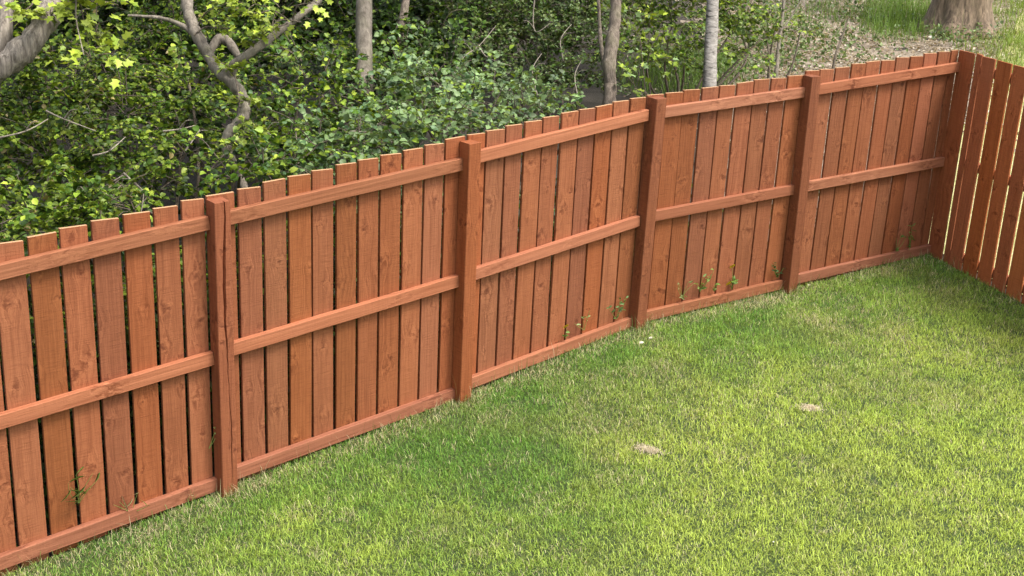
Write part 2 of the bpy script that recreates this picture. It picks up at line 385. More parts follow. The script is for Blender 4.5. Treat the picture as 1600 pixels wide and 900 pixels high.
def post_mesh(h, seed, crack=False):
    """100 mm square post with chamfered corners, a sawn top and, on one, a long split down the front"""
    r = random.Random(seed); w = .1; b = .004; nz = 44 if crack else 8; V = []; F = []
    rows = []
    for k in range(nz + 1):
        z = h * k / nz
        if crack:
            u = k / nz; cx = .058 + .010 * math.sin(u * 7) + r.uniform(-.003, .003)
            cw = .0090 * min(1, max(0, (u - .12) * 4)) * (.55 + .45 * math.sin(u * 9 + 1)) + .0008
            front = [(b, 0), (cx - cw, 0), (cx, .030), (cx + cw, 0), (w - b, 0)]
        else: front = [(b, 0), (w - b, 0)]
        prof = front + [(w, b), (w, w - b), (w - b, w), (b, w), (0, w - b), (0, b)]
        rows.append(len(prof))
        for x, y in prof:
            top = (r.uniform(-.003, .003) if k == nz else 0)
            V.append((x, y, z + top))
    n = rows[0]
    for k in range(nz):
        for e in range(n): F.append((k*n + e, k*n + (e+1) % n, (k+1)*n + (e+1) % n, (k+1)*n + e))
    F.append(tuple(range(nz*n, nz*n + n)))
    me = bpy.data.meshes.new('post'); me.from_pydata(V, [], F); me.update(); me.materials.append(POSTM); return me
PTOP = [1.70, 1.813, 1.948, 2.064, 2.127]
PXY = {3: (.014, 0), 4: (-.018, 0)}
for i in range(5):
    if i == 0: v = bay_dir(0)[0]
    else: v = unit(bay_dir(i - 1)[0] + bay_dir(i)[0])
    zb = POST[i, 2] - .12
    me = post_mesh(PTOP[i] - zb, 70 + i, crack=(i == 1)); o = link('post', me)
    lx = {3: .012, 4: -.016}.get(i, 0)
    orient(o, (POST[i, 0] - lx * .6, POST[i, 1], zb), v, lx / 1.0 * .9, 0); put(o, fence, FO)
    if i == 1: o['label'] = 'weathered post with a long vertical split'

# the return fence at the right, boards on the lawn side
ret = thing('wooden_fence', (*CORNER, float(lawn_z(*CORNER))), 'shorter stretch of shaded board fence with bright gaps, at the right edge', 'fence')
RO = np.array(ret.location)
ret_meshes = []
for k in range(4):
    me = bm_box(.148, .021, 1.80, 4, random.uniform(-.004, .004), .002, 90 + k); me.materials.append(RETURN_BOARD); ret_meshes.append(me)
RB = 'AUTO'
def hit_return(px, py):
    d = CR * (px - 800) / FPX - CU * (py - 450) / FPX + CF
    t = ((CORNER - CAM[:2]) @ RN) / (d[:2] @ RN); X = CAM + d * t; return float((X[:2] - CORNER) @ RD), X[2]
rg = [0.0] + [hit_return(px, 404 + (px - 1450) * .503 - 4)[0] for px in (1470, 1479.7, 1500.8, 1524, 1546.8, 1569, 1593.7)]
step = rg[-1] - rg[-2]
while len(rg) < 20: rg.append(rg[-1] + .172 + random.uniform(-.004, .004))
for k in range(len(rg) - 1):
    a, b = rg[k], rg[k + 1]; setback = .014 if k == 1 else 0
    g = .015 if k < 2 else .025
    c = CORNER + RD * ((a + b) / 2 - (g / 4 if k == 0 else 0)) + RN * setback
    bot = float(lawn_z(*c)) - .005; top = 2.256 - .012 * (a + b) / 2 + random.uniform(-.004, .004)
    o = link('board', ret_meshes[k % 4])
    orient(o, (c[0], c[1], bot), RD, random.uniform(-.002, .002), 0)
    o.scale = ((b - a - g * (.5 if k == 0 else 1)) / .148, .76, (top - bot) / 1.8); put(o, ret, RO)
Lr = rg[-1]
for zc in (2.13, 1.33, .53):
    c = CORNER + RD * (Lr / 2 + .12) + RN * .0225
    o = link('rail', rail_meshes[1]); o.location = (c[0], c[1], zc - .012 * Lr / 2); o.rotation_euler = (0, .012, math.atan2(RD[1], RD[0])); o.scale = (Lr - .30, 1, 1); put(o, ret, RO)
for s in (.165, 1.9):
    c = CORNER + RD * s + RN * .066
    me = post_mesh(1.86, 99); o = link('post', me); zb = float(lawn_z(*c)) - .12
    orient(o, (c[0], c[1], zb), RD); put(o, ret, RO)

# ------------------------------------------------------------------ lawn grass
def blades(pos, length, width, col, lean=.5, name='grass'):
    n = len(pos); a = rng.uniform(0, 2 * math.pi, n); l = np.abs(rng.normal(lean, .28, n)).clip(.05, 1.5)
    dirv = np.stack([np.cos(a), np.sin(a)], -1); sd_ = np.stack([-dirv[:, 1], dirv[:, 0]], -1)
    side = np.concatenate([sd_, np.zeros((n, 1))], 1) * (width / 2)[:, None]
    m = pos + np.concatenate([dirv * (length * .35 * np.sin(l))[:, None], (length * .52 * np.cos(l * .5))[:, None]], 1)
    t = pos + np.concatenate([dirv * (length * .95 * np.sin(l))[:, None], (length * np.cos(l))[:, None]], 1)
    V = np.stack([pos - side, pos + side, m - side * .8, m + side * .8, t], 1).reshape(-1, 3)
    F = (np.array([[0, 1, 3], [0, 3, 2], [2, 3, 4]])[None] + (np.arange(n) * 5)[:, None, None]).reshape(-1, 3)
    shade = np.array([.85, .85, 1, 1, 1.1])[None, :, None]
    return mesh_np(name, V, F, 3, (col[:, None] * shade).reshape(-1, 3))
def lawn_hit(px, py):
    d = CR * (px - 800) / FPX - CU * (py - 450) / FPX + CF; t = 5.
    while True:
        p = CAM + d * t
        if p[2] < lawn_z(p[0], p[1]): return p
        t += .01
_a, _b = lawn_hit(1012, 706), lawn_hit(1266, 640)
PATCH = [(_a[0], _a[1], .085, .065, .5), (_b[0], _b[1], .075, .055, .6)]
def lawn_points(density):
    x0, x1, y0, y1 = -4.5, 5.5, 4.2, 11.4
    n = int((x1 - x0) * (y1 - y0) * density); x = rng.uniform(x0, x1, n); y = rng.uniform(y0, y1, n)
    z = lawn_z(x, y); P = np.stack([x, y, z], -1); px, py, d = pix(P)
    b = behind(x, y); k = (b < .075) & (beyond_return(x, y) < -.012) & (px > -330) & (px < 1930) & (py < 1060)
    return P[k], b[k]
P, b = lawn_points(17500)
tuft = fnoise(P[:, 0] * 9, P[:, 1] * 9, 5, 2)
keep = rng.uniform(0, 1, len(P)) < .55 + .9 * (tuft - .25)
bare = np.zeros(len(P))
for (cx, cy, rx, ry, st) in PATCH:
    dx = P[:, 0] - cx; dy = P[:, 1] - cy
    ang = (fnoise(P[:, 0] * 22, P[:, 1] * 22, 31) - .5) * 1.3
    bare = np.maximum(bare, np.clip(1.0 + ang - np.hypot(dx / rx, dy / ry), 0, 1))
keep &= rng.uniform(0, 1, len(P)) > bare * 1.2
P, b, bare, tuft = P[keep], b[keep], bare[keep], tuft[keep]
n = len(P)
big = fnoise(P[:, 0] * .75 + 3, P[:, 1] * .75, 9); med = fnoise(P[:, 0] * 2.6, P[:, 1] * 2.6, 14)
# lusher beside the long fence and in the corner, drier out on the open lawn
near = np.clip(1.15 - (-b) / 1.9, 0, 1); near2 = np.clip(1 + beyond_return(P[:, 0], P[:, 1]) / 1.3, 0, 1)
lush = np.clip(.95 * np.maximum(near, near2 * .9) + (big - .5) * 1.0 + (med - .5) * .8 + .04, 0, 1) + rng.normal(0, .16, n)
lush = np.clip(lush, 0, 1)[:, None]
col = lush * np.array([.135, .29, .042]) + (1 - lush) * np.array([.50, .61, .115])
olive = np.clip((fnoise(P[:, 0] * 1.7, P[:, 1] * 1.7, 41) - .55) * 4, 0, 1)[:, None] * .35
col = col * (1 - olive) + olive * np.array([.33, .34, .11])
edge = np.clip(1 - np.abs(-b - .02) / .26, 0, 1) * (.25 + .9 * fnoise(P[:, 0] * 3.1, P[:, 1] * 3.1, 51))
dryp = .035 + .2 * np.clip((fnoise(P[:, 0] * 1.1 + 7, P[:, 1] * 1.1, 63) - .5) * 3.5, 0, 1) + .22 * np.clip((fnoise(P[:, 0] * 5, P[:, 1] * 5, 61) - .56) * 5, 0, 1) + .85 * np.clip(edge - .27, 0, 1) + .6 * bare
dry = (rng.uniform(0, 1, n) < dryp)
straw = np.array([.62, .56, .33]) * rng.uniform(.6, 1.1, (n, 1))
col = np.where(dry[:, None], straw, col) * rng.uniform(.5, 1.5, (n, 1))
ln = rng.gamma(9, .0031, n) * (.78 + .5 * tuft) * (1 + .2 * near)
ln = np.where(bare > .1, ln * .6, ln)
g = link('lawn_grass', blades(P, ln, rng.uniform(.0020, .0038, n), col, .85, 'lawn_grass'), None, GRASSM)
g['kind'] = 'stuff'; g['label'] = 'short mown green grass covering the lawn'; g['category'] = 'grass'
# the two bare spots: a thin mat of pale dead thatch and crumbs of soil
for k, (cx, cy, rx, ry, st) in enumerate(PATCH):
    n = 700; a = rng.uniform(0, 2 * math.pi, n); r = np.abs(rng.normal(0, .55, n)) * (.55 + .9 * vnoise((np.cos(a) + 2) * 1.5, (np.sin(a) + 2) * 1.5 + k, 71))
    u_ = rx * r * np.cos(a) * (1.25, .95)[k]; w_ = ry * r * np.sin(a) * (.75, 1)[k]; sl = (-.55, .1)[k]; x = cx + u_ * math.cos(sl) - w_ * math.sin(sl); y = cy + u_ * math.sin(sl) + w_ * math.cos(sl)
    P2 = np.stack([x, y, lawn_z(x, y) + .006 + rng.uniform(0, .008, n)], -1)
    c2 = np.array([.68, .60, .44]) * rng.uniform(.6, 1.1, (n, 1))
    o = link('dry_patch', blades(P2, rng.uniform(.012, .03, n), rng.uniform(.003, .006, n), c2, 1.35, 'dry_patch'), None, GRASSM)
    o['kind'] = 'stuff'; o['category'] = 'bare patch'
    o['label'] = ['larger pale patch of dead grass in the middle of the lawn', 'small round whitish bare patch further right on the lawn'][k]
# longer grass and straw standing along the foot of the fences
pts = []; 
for i in range(5):
    v, nv = bay_dir(i); m = 260; s = rng.uniform(0, BAY_L[i], m); t = rng.normal(.035, .03, m)
    xy = POST[i, :2] + v * s[:, None] + nv * t[:, None]; pts.append(xy)
for i in range(5):
    xy = POST[i, :2] + rng.normal(0, .035, (70, 2)) + bay_dir(min(i, 4))[0] * .05 - bay_dir(min(i, 4))[1] * .03; pts.append(xy)
m = 160; xy = CORNER + RD * rng.uniform(0, 2.4, m)[:, None] - RN * np.abs(rng.normal(.03, .025, m))[:, None]; pts.append(xy)
xy = np.concatenate(pts); xy = xy[(behind(xy[:, 0], xy[:, 1]) < .09) & (beyond_return(xy[:, 0], xy[:, 1]) < -.01)]
n = len(xy); P3 = np.concatenate([xy, lawn_z(xy[:, 0], xy[:, 1])[:, None]], 1)
c3 = np.where(rng.uniform(0, 1, (n, 1)) < .5, np.array([.50, .44, .26]), np.array([.12, .20, .04])) * rng.uniform(.6, 1.2, (n, 1))
o = link('fence_edge_grass', blades(P3, rng.gamma(5, .016, n), rng.uniform(.002, .0038, n), c3, .55, 'edge_grass'), None, GRASSM)
o['kind'] = 'stuff'; o['label'] = 'longer straw and uncut grass along the foot of the fence'; o['category'] = 'grass'

# ------------------------------------------------------------------ woody plants
def grow(base, clumps, leaf_len, palette, weights, density=1.0, tw=1.0, lobed=False, stem_r=.02, seed=1, droop=.15, stemmat=None, maxd=None, stems=True, aspect=1.0, twigvis=1.0):
    """stems from the base to each clump, twigs through the clump, leaves along the twigs"""
    R = np.random.default_rng(seed); T = Tubes(); LP = []; LA = []; LN = []; LL = []; LC = []; W0 = []; W1 = []; W2 = []
    base = np.asarray(base, float)
    for ci, (c, rad) in enumerate(clumps):
        c = np.asarray(c, float); rad3 = np.array(rad if hasattr(rad, '__len__') else (rad, rad, rad * .85)); rm = rad3.mean()
        if stems:
            mid = base * .45 + c * .55 + R.normal(0, .10, 3) * np.linalg.norm(c - base); mid[2] = base[2] * .45 + c[2] * .55
            b0 = base + np.array([R.normal(0, .06), R.normal(0, .06), -.05])
            pp, rr = smooth_path([b0, mid, c], [stem_r, stem_r * .7, stem_r * .4], 5); T.add(pp, rr, 5)
        nsp = max(4, int(21 * tw * max(.35, (rm / .4) ** 1.8)))
        for k in range(nsp):
            # one leafy spray: an arching axis with side twiglets, its leaves held in a loose plane
            d = R.normal(0, 1, 3); d[2] = abs(d[2]) * .75 - .15; d /= np.linalg.norm(d)
            st = c + d * rad3 * R.uniform(.0, .55); L = rm * R.uniform(.55, 1.05); en = st + d * L + R.normal(0, .15, 3) * L; en[2] -= droop * L * R.uniform(0, 1.6)
            md = (st + en) / 2 + R.normal(0, .08, 3) * L; md[2] += .10 * L
            pp, rr = smooth_path([st, md, en], [.005 * twigvis, .0036 * twigvis, .0014 * twigvis], 5); T.add(pp, rr, 3)
            ax0 = unit(en - st); pl = unit(np.array([0, 0, 1.]) + R.normal(0, .35, 3)); sdv = unit(np.cross(pl, ax0))
            tint = R.uniform(.5, 1.35)
            nt = max(4, int(L / leaf_len * 1.15)); nl = max(2, int(round(density * 5.2)))
            t = .12 + .88 * (np.arange(nt) + R.uniform(0, 1, nt)) / nt; f = t * (len(pp) - 1); i0 = np.minimum(f.astype(int), len(pp) - 2); p0 = pp[i0] + (pp[i0 + 1] - pp[i0]) * (f - i0)[:, None]
            dr = unit(sdv * np.where(np.arange(nt) % 2, 1., -1.)[:, None] + ax0 * R.uniform(.3, 1.0, (nt, 1)) + pl * R.normal(0, .25, (nt, 1))); tl = (leaf_len * R.uniform(1.0, 3.2, nt) * (1.15 - .6 * t))[:, None]
            p1 = p0 + dr * tl; p1[:, 2] -= .1 * tl[:, 0]
            W0.append(p0); W1.append(p1); W2.append(np.cross(dr, pl) * .0014 * twigvis)
            m = nt * nl; rp = lambda q: np.repeat(q, nl, 0); u = R.uniform(.12, 1.05, (m, 1)); sg = np.where(np.arange(m) % 2, 1., -1.)[:, None]
            LP.append(rp(p0) + rp(p1 - p0) * u + R.normal(0, leaf_len * .14, (m, 3)))
            LA.append(rp(dr) * R.uniform(.2, 1, (m, 1)) + rp(np.cross(pl, dr)) * sg * R.uniform(.4, 1.1, (m, 1)) + R.normal(0, .22, (m, 3)) + np.array([0, 0, -.08]))
            LN.append(pl + np.array([.06, -.15, .15]) + R.normal(0, .46, (m, 3))); LL.append(leaf_len * R.uniform(.5, 1.15, m))
            pick = R.choice(len(palette), m, p=weights); LC.append(np.array(palette)[pick] * R.uniform(.75, 1.25, (m, 1)) * tint)
    if W0:
        w0 = np.concatenate(W0); w1 = np.concatenate(W1); sd_ = np.concatenate(W2); up_ = np.array([0, 0, .0013 * twigvis]); m = len(w0)
        Vt = np.stack([w0 - sd_, w0 + sd_, w0 + up_, w1 - sd_ * .5, w1 + sd_ * .5, w1 + up_ * .5], 1).reshape(-1, 3)
        Ft = (np.array([[0, 1, 4, 3], [1, 2, 5, 4], [2, 0, 3, 5]])[None] + (np.arange(m) * 6)[:, None, None]).reshape(-1, 4) + T.n
        T.V.append(Vt); T.F.append(Ft); T.n += len(Vt)
    P = np.concatenate(LP); A = np.concatenate(LA); N = np.concatenate(LN); Ln = np.concatenate(LL); Cc = np.concatenate(LC)
    ok = (behind(P[:, 0], P[:, 1]) > .16) & (P[:, 2] > land_z(P[:, 0], P[:, 1]) + .01)
    P, A, N, Ln, Cc = P[ok], A[ok], N[ok], Ln[ok], Cc[ok]
    me = leaves_mesh('foliage', P, A, N, Ln, np.full(len(P), aspect), Cc, lobed)
    return T, me
NLEAF = 0
def board_pt(px, py, back=.09):
    """point on the face of the long fence's boards seen at a photo pixel"""
    d = CR * (px - 800) / FPX - CU * (py - 450) / FPX + CF
    for i in range(5):
        v, n = bay_dir(i); p0 = POST[i, :2] + n * back; t = ((p0 - CAM[:2]) @ n) / (d[:2] @ n); X = CAM + d * t; s = (X[:2] - p0) @ v
        if -.05 <= s <= BAY_L[i] + .12: return X, v, n
    return X, v, n
def along_fence(x, drop, back):
    """a place just behind the fence: x pixel on the fence's top line, metres below the top, metres behind"""
    y = np.interp(x, [0, 322, 699, 1009, 1255, 1487], [378, 309, 220, 150, 116, 79])
    X, v, n = board_pt(x, y); X = X.copy(); X[:2] += n * back; X[2] -= drop; return X
def shrub(name, label, cat, base_px, clumps, group=None, edge=(), bare=(), **kw):
    """clumps: (px, py, depth, radius)"""
    global NLEAF
    cl = [(at(x, y, d), r) for x, y, d, r in clumps]
    cl += [(along_fence(x, dr, bk), r) for x, dr, bk, r in edge]
    b = at(*base_px); b[2] = float(land_z(b[0], b[1]))
    mat = kw.pop('stemmat', TWIG)
    root = thing(name, b, label, cat, group)
    T, me = grow(b, cl, **kw); off = -b
    so_ = link('stem', T.mesh('stem'), root, mat); so_.location = off
    for br in bare:
        pp, rr = smooth_path([at(*p) for p in br], np.linspace(.0065, .003, len(br)), 5); Tb = Tubes(); Tb.add(pp, rr, 5, .1)
        e0 = len(pp) // 2; sgn = 1 if len(br) % 2 else -1
        tw2, tr2 = smooth_path([pp[e0], pp[e0] + np.array([sgn * .05, -.02, .06]), pp[e0] + np.array([sgn * .10, -.04, .07])], [.004, .003, .0015], 3); Tb.add(tw2, tr2, 4)
        ob = link('bare_branch', Tb.mesh('bare_branch'), root, BARE); ob.location = off
    fo = link('foliage', me, root, LEAFM); fo.location = off; NLEAF += len(me.polygons)
    return root
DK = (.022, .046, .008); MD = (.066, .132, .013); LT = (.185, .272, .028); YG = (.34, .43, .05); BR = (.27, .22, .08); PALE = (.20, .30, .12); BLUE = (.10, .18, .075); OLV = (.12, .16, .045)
P_HAW = ([MD, LT, DK, YG, BR], [.35, .41, .12, .09, .03]); P_PALE = ([PALE, BLUE, LT, MD], [.40, .25, .15, .20]); P_DARK = ([DK, MD, LT], [.5, .38, .12])
P_OLV = ([OLV, MD, PALE, DK], [.42, .26, .16, .16]); P_YG = ([YG, LT, (.32, .40, .07)], [.55, .25, .20]); P_LIGHT = ([LT, PALE, YG], [.5, .25, .25])

# front row, hard behind the fence, from the left
shrub('hawthorn_bush', 'dense hawthorn bush with brownish young tips behind the left end of the fence', 'bush', (10, 520, 8.6),
      [(-120, 250, 8.0, .55), (20, 330, 7.9, .42), (80, 250, 8.3, .5), (40, 160, 8.9, .5), (-60, 380, 7.6, .4), (150, 310, 8.2, .36), (-40, 60, 9.4, .5), (110, 150, 8.9, .42), (10, 240, 8.7, .42), (60, 335, 8.0, .34), (-15, 195, 8.9, .42), (50, 290, 8.4, .36)],
      'bushes behind the fence', leaf_len=.045, palette=P_HAW[0], weights=P_HAW[1], seed=1, density=1.2, bare=[[(-10, 217, 7.6), (40, 205, 7.6), (75, 186, 7.7)], [(72, 173, 7.9), (100, 186, 7.9), (150, 205, 8.0)], [(112, 322, 7.3), (122, 308, 7.3), (150, 298, 7.4), (192, 274, 7.5)], [(120, -10, 7.8), (119, 30, 7.8), (131, 86, 7.7)]], edge=[(5, .12, .5, .34), (60, .2, .5, .34), (110, .1, .55, .32), (30, .6, .6, .4), (100, .7, .6, .4)])
shrub('hawthorn_bush', 'hawthorn bush with pale speckled leaves left of the crooked grey trunk', 'bush', (250, 420, 9.4),
      [(210, 270, 8.5, .42), (290, 240, 8.8, .40), (200, 180, 9.2, .45), (290, 140, 9.6, .45), (240, 300, 8.4, .26), (170, 90, 10, .5), (280, 50, 10.4, .5)],
      'bushes behind the fence', leaf_len=.045, palette=P_HAW[0], weights=P_HAW[1], seed=2, density=1.2, bare=[[(145, 243, 7.8), (170, 236, 7.8), (196, 214, 7.9)], [(193, 270, 7.5), (214, 290, 7.5), (224, 302, 7.5), (220, 334, 7.5)], [(290, 235, 8.0), (302, 218, 8.0), (312, 203, 8.1)], [(255, 205, 8.1), (280, 202, 8.1), (305, 196, 8.2)]], edge=[(160, .15, .5, .32), (215, .1, .5, .32), (270, .15, .5, .32), (180, .7, .6, .4), (280, .7, .6, .4)])
shrub('hawthorn_bush', 'dark leafy bush right of the crooked grey trunk, close behind the fence', 'bush', (450, 380, 9.8),
      [(430, 250, 9.0, .40), (500, 225, 9.4, .40), (420, 160, 9.6, .42), (500, 140, 10, .42), (400, 215, 9.3, .36), (560, 200, 9.8, .35), (470, 90, 10.6, .45)],
      'bushes behind the fence', leaf_len=.050, palette=[MD, LT, DK, BLUE, YG], weights=[.34, .32, .18, .08, .08], seed=3, bare=[[(400, 194, 8.5), (415, 205, 8.5), (433, 219, 8.5)], [(545, 205, 9.2), (575, 206, 9.2), (602, 204, 9.3)], [(455, 190, 9.1), (462, 205, 9.1), (464, 240, 9.0)]], edge=[(440, .1, .5, .32), (480, .1, .5, .32), (400, .7, .6, .4), (500, .7, .6, .4)])
shrub('elder_bush', 'bluish pale-leaved bush behind the fence below the straight grey trunk', 'bush', (600, 330, 10.2),
      [(600, 215, 9.7, .36), (660, 185, 10.1, .38), (560, 240, 9.4, .30), (640, 130, 10.6, .40), (590, 160, 10.3, .36), (520, 270, 9.2, .24)],
      'bushes behind the fence', leaf_len=.056, palette=P_PALE[0], weights=P_PALE[1], seed=4, edge=[(530, .1, .5, .3), (580, .05, .5, .32), (630, .05, .5, .32), (600, .6, .6, .4)])
shrub('elder_bush', 'whitish-green low bush behind the second bay, between two posts', 'bush', (780, 300, 10.6),
      [(720, 180, 10.1, .33), (780, 165, 10.5, .33), (840, 160, 10.9, .32), (750, 145, 10.8, .3), (880, 165, 11.1, .24), (690, 205, 9.9, .28), (815, 190, 10.4, .25)],
      'bushes behind the fence', leaf_len=.052, palette=[PALE, (.20, .27, .14), BLUE, LT], weights=[.45, .22, .18, .15], seed=5, edge=[(690, .05, .5, .3), (740, .05, .5, .3), (790, .05, .5, .28), (840, .1, .5, .28), (890, .15, .5, .25), (935, .2, .8, .26), (975, .3, .9, .24), (920, .1, 1.5, .3), (960, .15, 2.0, .3), (720, .6, .6, .4), (820, .6, .6, .35)])
shrub('twiggy_bush', 'tall olive-green twiggy bush left of the ivy-clad trunk', 'bush', (850, 200, 13),
      [(820, 60, 12.4, .5), (890, 80, 12.2, .45), (860, 10, 13, .55), (770, 90, 12, .42), (790, 20, 12.8, .5), (900, 130, 11.9, .35), (840, 120, 11.8, .35), (730, 40, 12.4, .45), (920, 30, 13, .45)],
      'bushes deeper in the wood', leaf_len=.042, palette=P_OLV[0], weights=P_OLV[1], seed=6, density=1.0, tw=1.5, twigvis=1.2, bare=[[(700, 135, 10.9), (722, 92, 11), (748, 72, 11.2), (775, 40, 11.4)], [(748, 72, 11.2), (762, 90, 11), (798, 103, 11)], [(836, -10, 11.6), (833, 28, 11.6), (838, 50, 11.5), (860, 36, 11.5)], [(880, 95, 11.6), (876, 62, 11.6), (893, 38, 11.7)], [(905, 160, 11.3), (898, 120, 11.4), (908, 95, 11.5)], [(840, 150, 11), (832, 110, 11.1), (846, 84, 11.2)]])
shrub('hazel_bush', 'dark green hazel bush behind the straight grey trunk', 'bush', (640, 200, 13),
      [(600, 40, 12.6, .55), (660, 80, 12.0, .5), (540, 60, 12.2, .55), (690, 20, 12.8, .55), (500, 20, 12.4, .5), (620, 110, 11.6, .4), (540, 120, 11.4, .4), (700, 120, 11.6, .4)],
      'bushes deeper in the wood', leaf_len=.060, palette=P_DARK[0], weights=P_DARK[1], tw=1.5, seed=7)
shrub('hazel_bush', 'shaded green bush at the back behind the crooked trunk', 'bush', (360, 300, 12),
      [(330, 90, 11.2, .6), (400, 60, 11.6, .55), (250, 30, 11.8, .6), (440, 20, 12, .55), (340, 190, 10.6, .45), (370, 0, 12.2, .6), (150, 20, 11.4, .6), (80, 80, 11, .6), (20, 20, 11, .6), (200, 130, 10.8, .5), (100, 200, 10.2, .5)],
      'bushes deeper in the wood', leaf_len=.060, palette=P_DARK[0], weights=P_DARK[1], tw=1.5, seed=8)
shrub('hazel_bush', 'mid-green bush beside the pale birch trunk', 'bush', (1060, 150, 15),
      [(1050, 40, 14.6, .5), (1010, 90, 14, .42), (1070, 90, 14.2, .4), (1150, 40, 15.2, .45), (1170, 85, 14.6, .32), (1130, 10, 15.6, .5), (1000, 20, 15, .5), (1190, 60, 15, .25)],
      'bushes deeper in the wood', leaf_len=.056, palette=[MD, LT, OLV, YG], weights=[.38, .36, .2, .06], seed=9)
shrub('maple_sapling', 'light green maple sapling beside the ivy-clad trunk', 'sapling', (985, 200, 12.2),
      [(985, 30, 12.2, .26), (1000, 60, 12.0, .2), (1010, 100, 11.8, .26), (960, 90, 12, .2), (1000, 140, 11.6, .22), (975, 10, 12.4, .22)],
      stem_r=.010, leaf_len=.070, palette=P_LIGHT[0], weights=P_LIGHT[1], seed=10, lobed=True, density=.6, tw=.45)
shrub('shrubby_sapling', 'thin sapling with small pale leaves right of the birch', 'sapling', (1200, 120, 16),
      [(1215, 30, 16.2, .22), (1190, 20, 16.4, .28), (1250, 50, 16, .2)], leaf_len=.05, palette=P_LIGHT[0], weights=P_LIGHT[1], seed=12, density=.5, tw=.3)
print('leaf tris', NLEAF)

# shaded undergrowth close behind the boards
n = 30000; ii = rng.choice(5, n, p=BAY_L / BAY_L.sum()); tt = rng.uniform(0, 1, n); dd = .2 + rng.gamma(2, .55, n)
V0 = np.array([bay_dir(i)[0] for i in range(5)]); N0 = np.array([bay_dir(i)[1] for i in range(5)])
xy = POST[ii, :2] + V0[ii] * (tt * BAY_L[ii])[:, None] + N0[ii] * dd[:, None]
P = np.concatenate([xy, (land_z(xy[:, 0], xy[:, 1]) + rng.uniform(.02, .9, n) ** 1.2 * np.where(ii > 2, .35, 1))[:, None]], 1)
k = rng.uniform(0, 1, n) < np.array([1, 1, 1, .45, .18])[ii]; P = P[k]; n = len(P)
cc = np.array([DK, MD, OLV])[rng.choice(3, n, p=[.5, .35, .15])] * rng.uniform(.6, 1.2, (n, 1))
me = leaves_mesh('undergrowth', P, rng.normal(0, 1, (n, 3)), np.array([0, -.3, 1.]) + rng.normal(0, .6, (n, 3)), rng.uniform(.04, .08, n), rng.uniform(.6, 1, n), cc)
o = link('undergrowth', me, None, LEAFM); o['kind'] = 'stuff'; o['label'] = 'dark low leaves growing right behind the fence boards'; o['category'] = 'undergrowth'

# dense wood further back, one mass
cl = []
for k in range(70):
    x = rng.uniform(-700, 1130); d = rng.uniform(15, 21); z = rng.uniform(.6, 4.5)
    p = at(x, 0, d); p[2] = float(land_z(p[0], p[1])) + z; cl.append((p, rng.uniform(.7, 1.1)))
T, me = grow((0, 18, .8), cl, .13, P_DARK[0], P_DARK[1], density=.95, seed=20, stems=False, tw=.21)
o = link('wood_thicket', me, None, LEAFM); o['kind'] = 'stuff'; o['label'] = 'dark mass of leaves deep in the wood'; o['category'] = 'thicket'

# ------------------------------------------------------------------ trees
def crown_for(pos, rad, seed, leaf=.12, pal=P_DARK, tw=.8):
    R = np.random.default_rng(seed); cl = []
    for k in range(9):
        d = R.normal(0, 1, 3); d /= np.linalg.norm(d); cl.append((np.array(pos) + d * np.array([rad, rad, rad * .55]) * R.uniform(.35, .9), rad * R.uniform(.38, .55)))
    return cl
def tree(name, label, path, mat, crown=None, limbs=(), sprays=(), seed=1, rough=.08, lobed=False, pal=P_DARK, leafl=.12, spray_pal=P_YG, spray_leaf=.07, group='trees of the wood', sides=14, ground_base=True):
    """path: (px, py, depth, radius) from the foot upwards; the foot drops to the ground"""
    pts = [at(x, y, d) for x, y, d, r in path]; rad = [p[3] for p in path]
    if ground_base:
        b = pts[0].copy(); b[2] = float(land_z(b[0], b[1])) - .1
        if pts[0][2] > b[2] + .15: pts.insert(0, b); rad.insert(0, rad[0] * 1.18)
        else: pts[0] = b
    b = pts[0]; root = thing(name, b, label, 'tree', group)
    pp, rr = smooth_path(pts, rad, 8); T = Tubes(); T.add(pp, rr * (1 + .8 * rough * (vnoise(np.arange(len(rr)) * .55, np.zeros(len(rr)), seed) - .45)), sides, rough, seed)
    o = link('trunk', T.mesh('trunk'), root, mat); o.location = -b
    for k, lb in enumerate(limbs):
        lp = [at(x, y, d) for x, y, d, r in lb]; pp, rr = smooth_path(lp, [p[3] for p in lb], 7)
        T = Tubes(); T.add(pp, rr, 9, rough, seed + k); o = link('limb', T.mesh('limb'), root, mat); o.location = -b
    Tt = None
    if crown:
        cp, cr = crown; T, me = grow(pts[-1], crown_for(cp, cr, seed), leafl, pal[0], pal[1], density=.7, seed=seed, tw=.48, stem_r=.05)
        o = link('crown', me, root, LEAFM); o.location = -b
        o = link('crown_branches', T.mesh('crown_branches'), root, mat); o.location = -b
    for k, (start, cl) in enumerate(sprays):
        T, me = grow(at(*start), [(at(x, y, d), r) for x, y, d, r in cl], spray_leaf, spray_pal[0], spray_pal[1], density=.55, tw=.4, seed=seed + 40 + k, lobed=lobed, stem_r=.007)
        o = link('spray_leaves', me, root, LEAFM); o.location = -b
        o = link('spray_twigs', T.mesh('spray_twigs'), root, TWIG); o.location = -b
    return root
def above(x, y, d, z): p = at(x, y, d); p[2] = z; return p
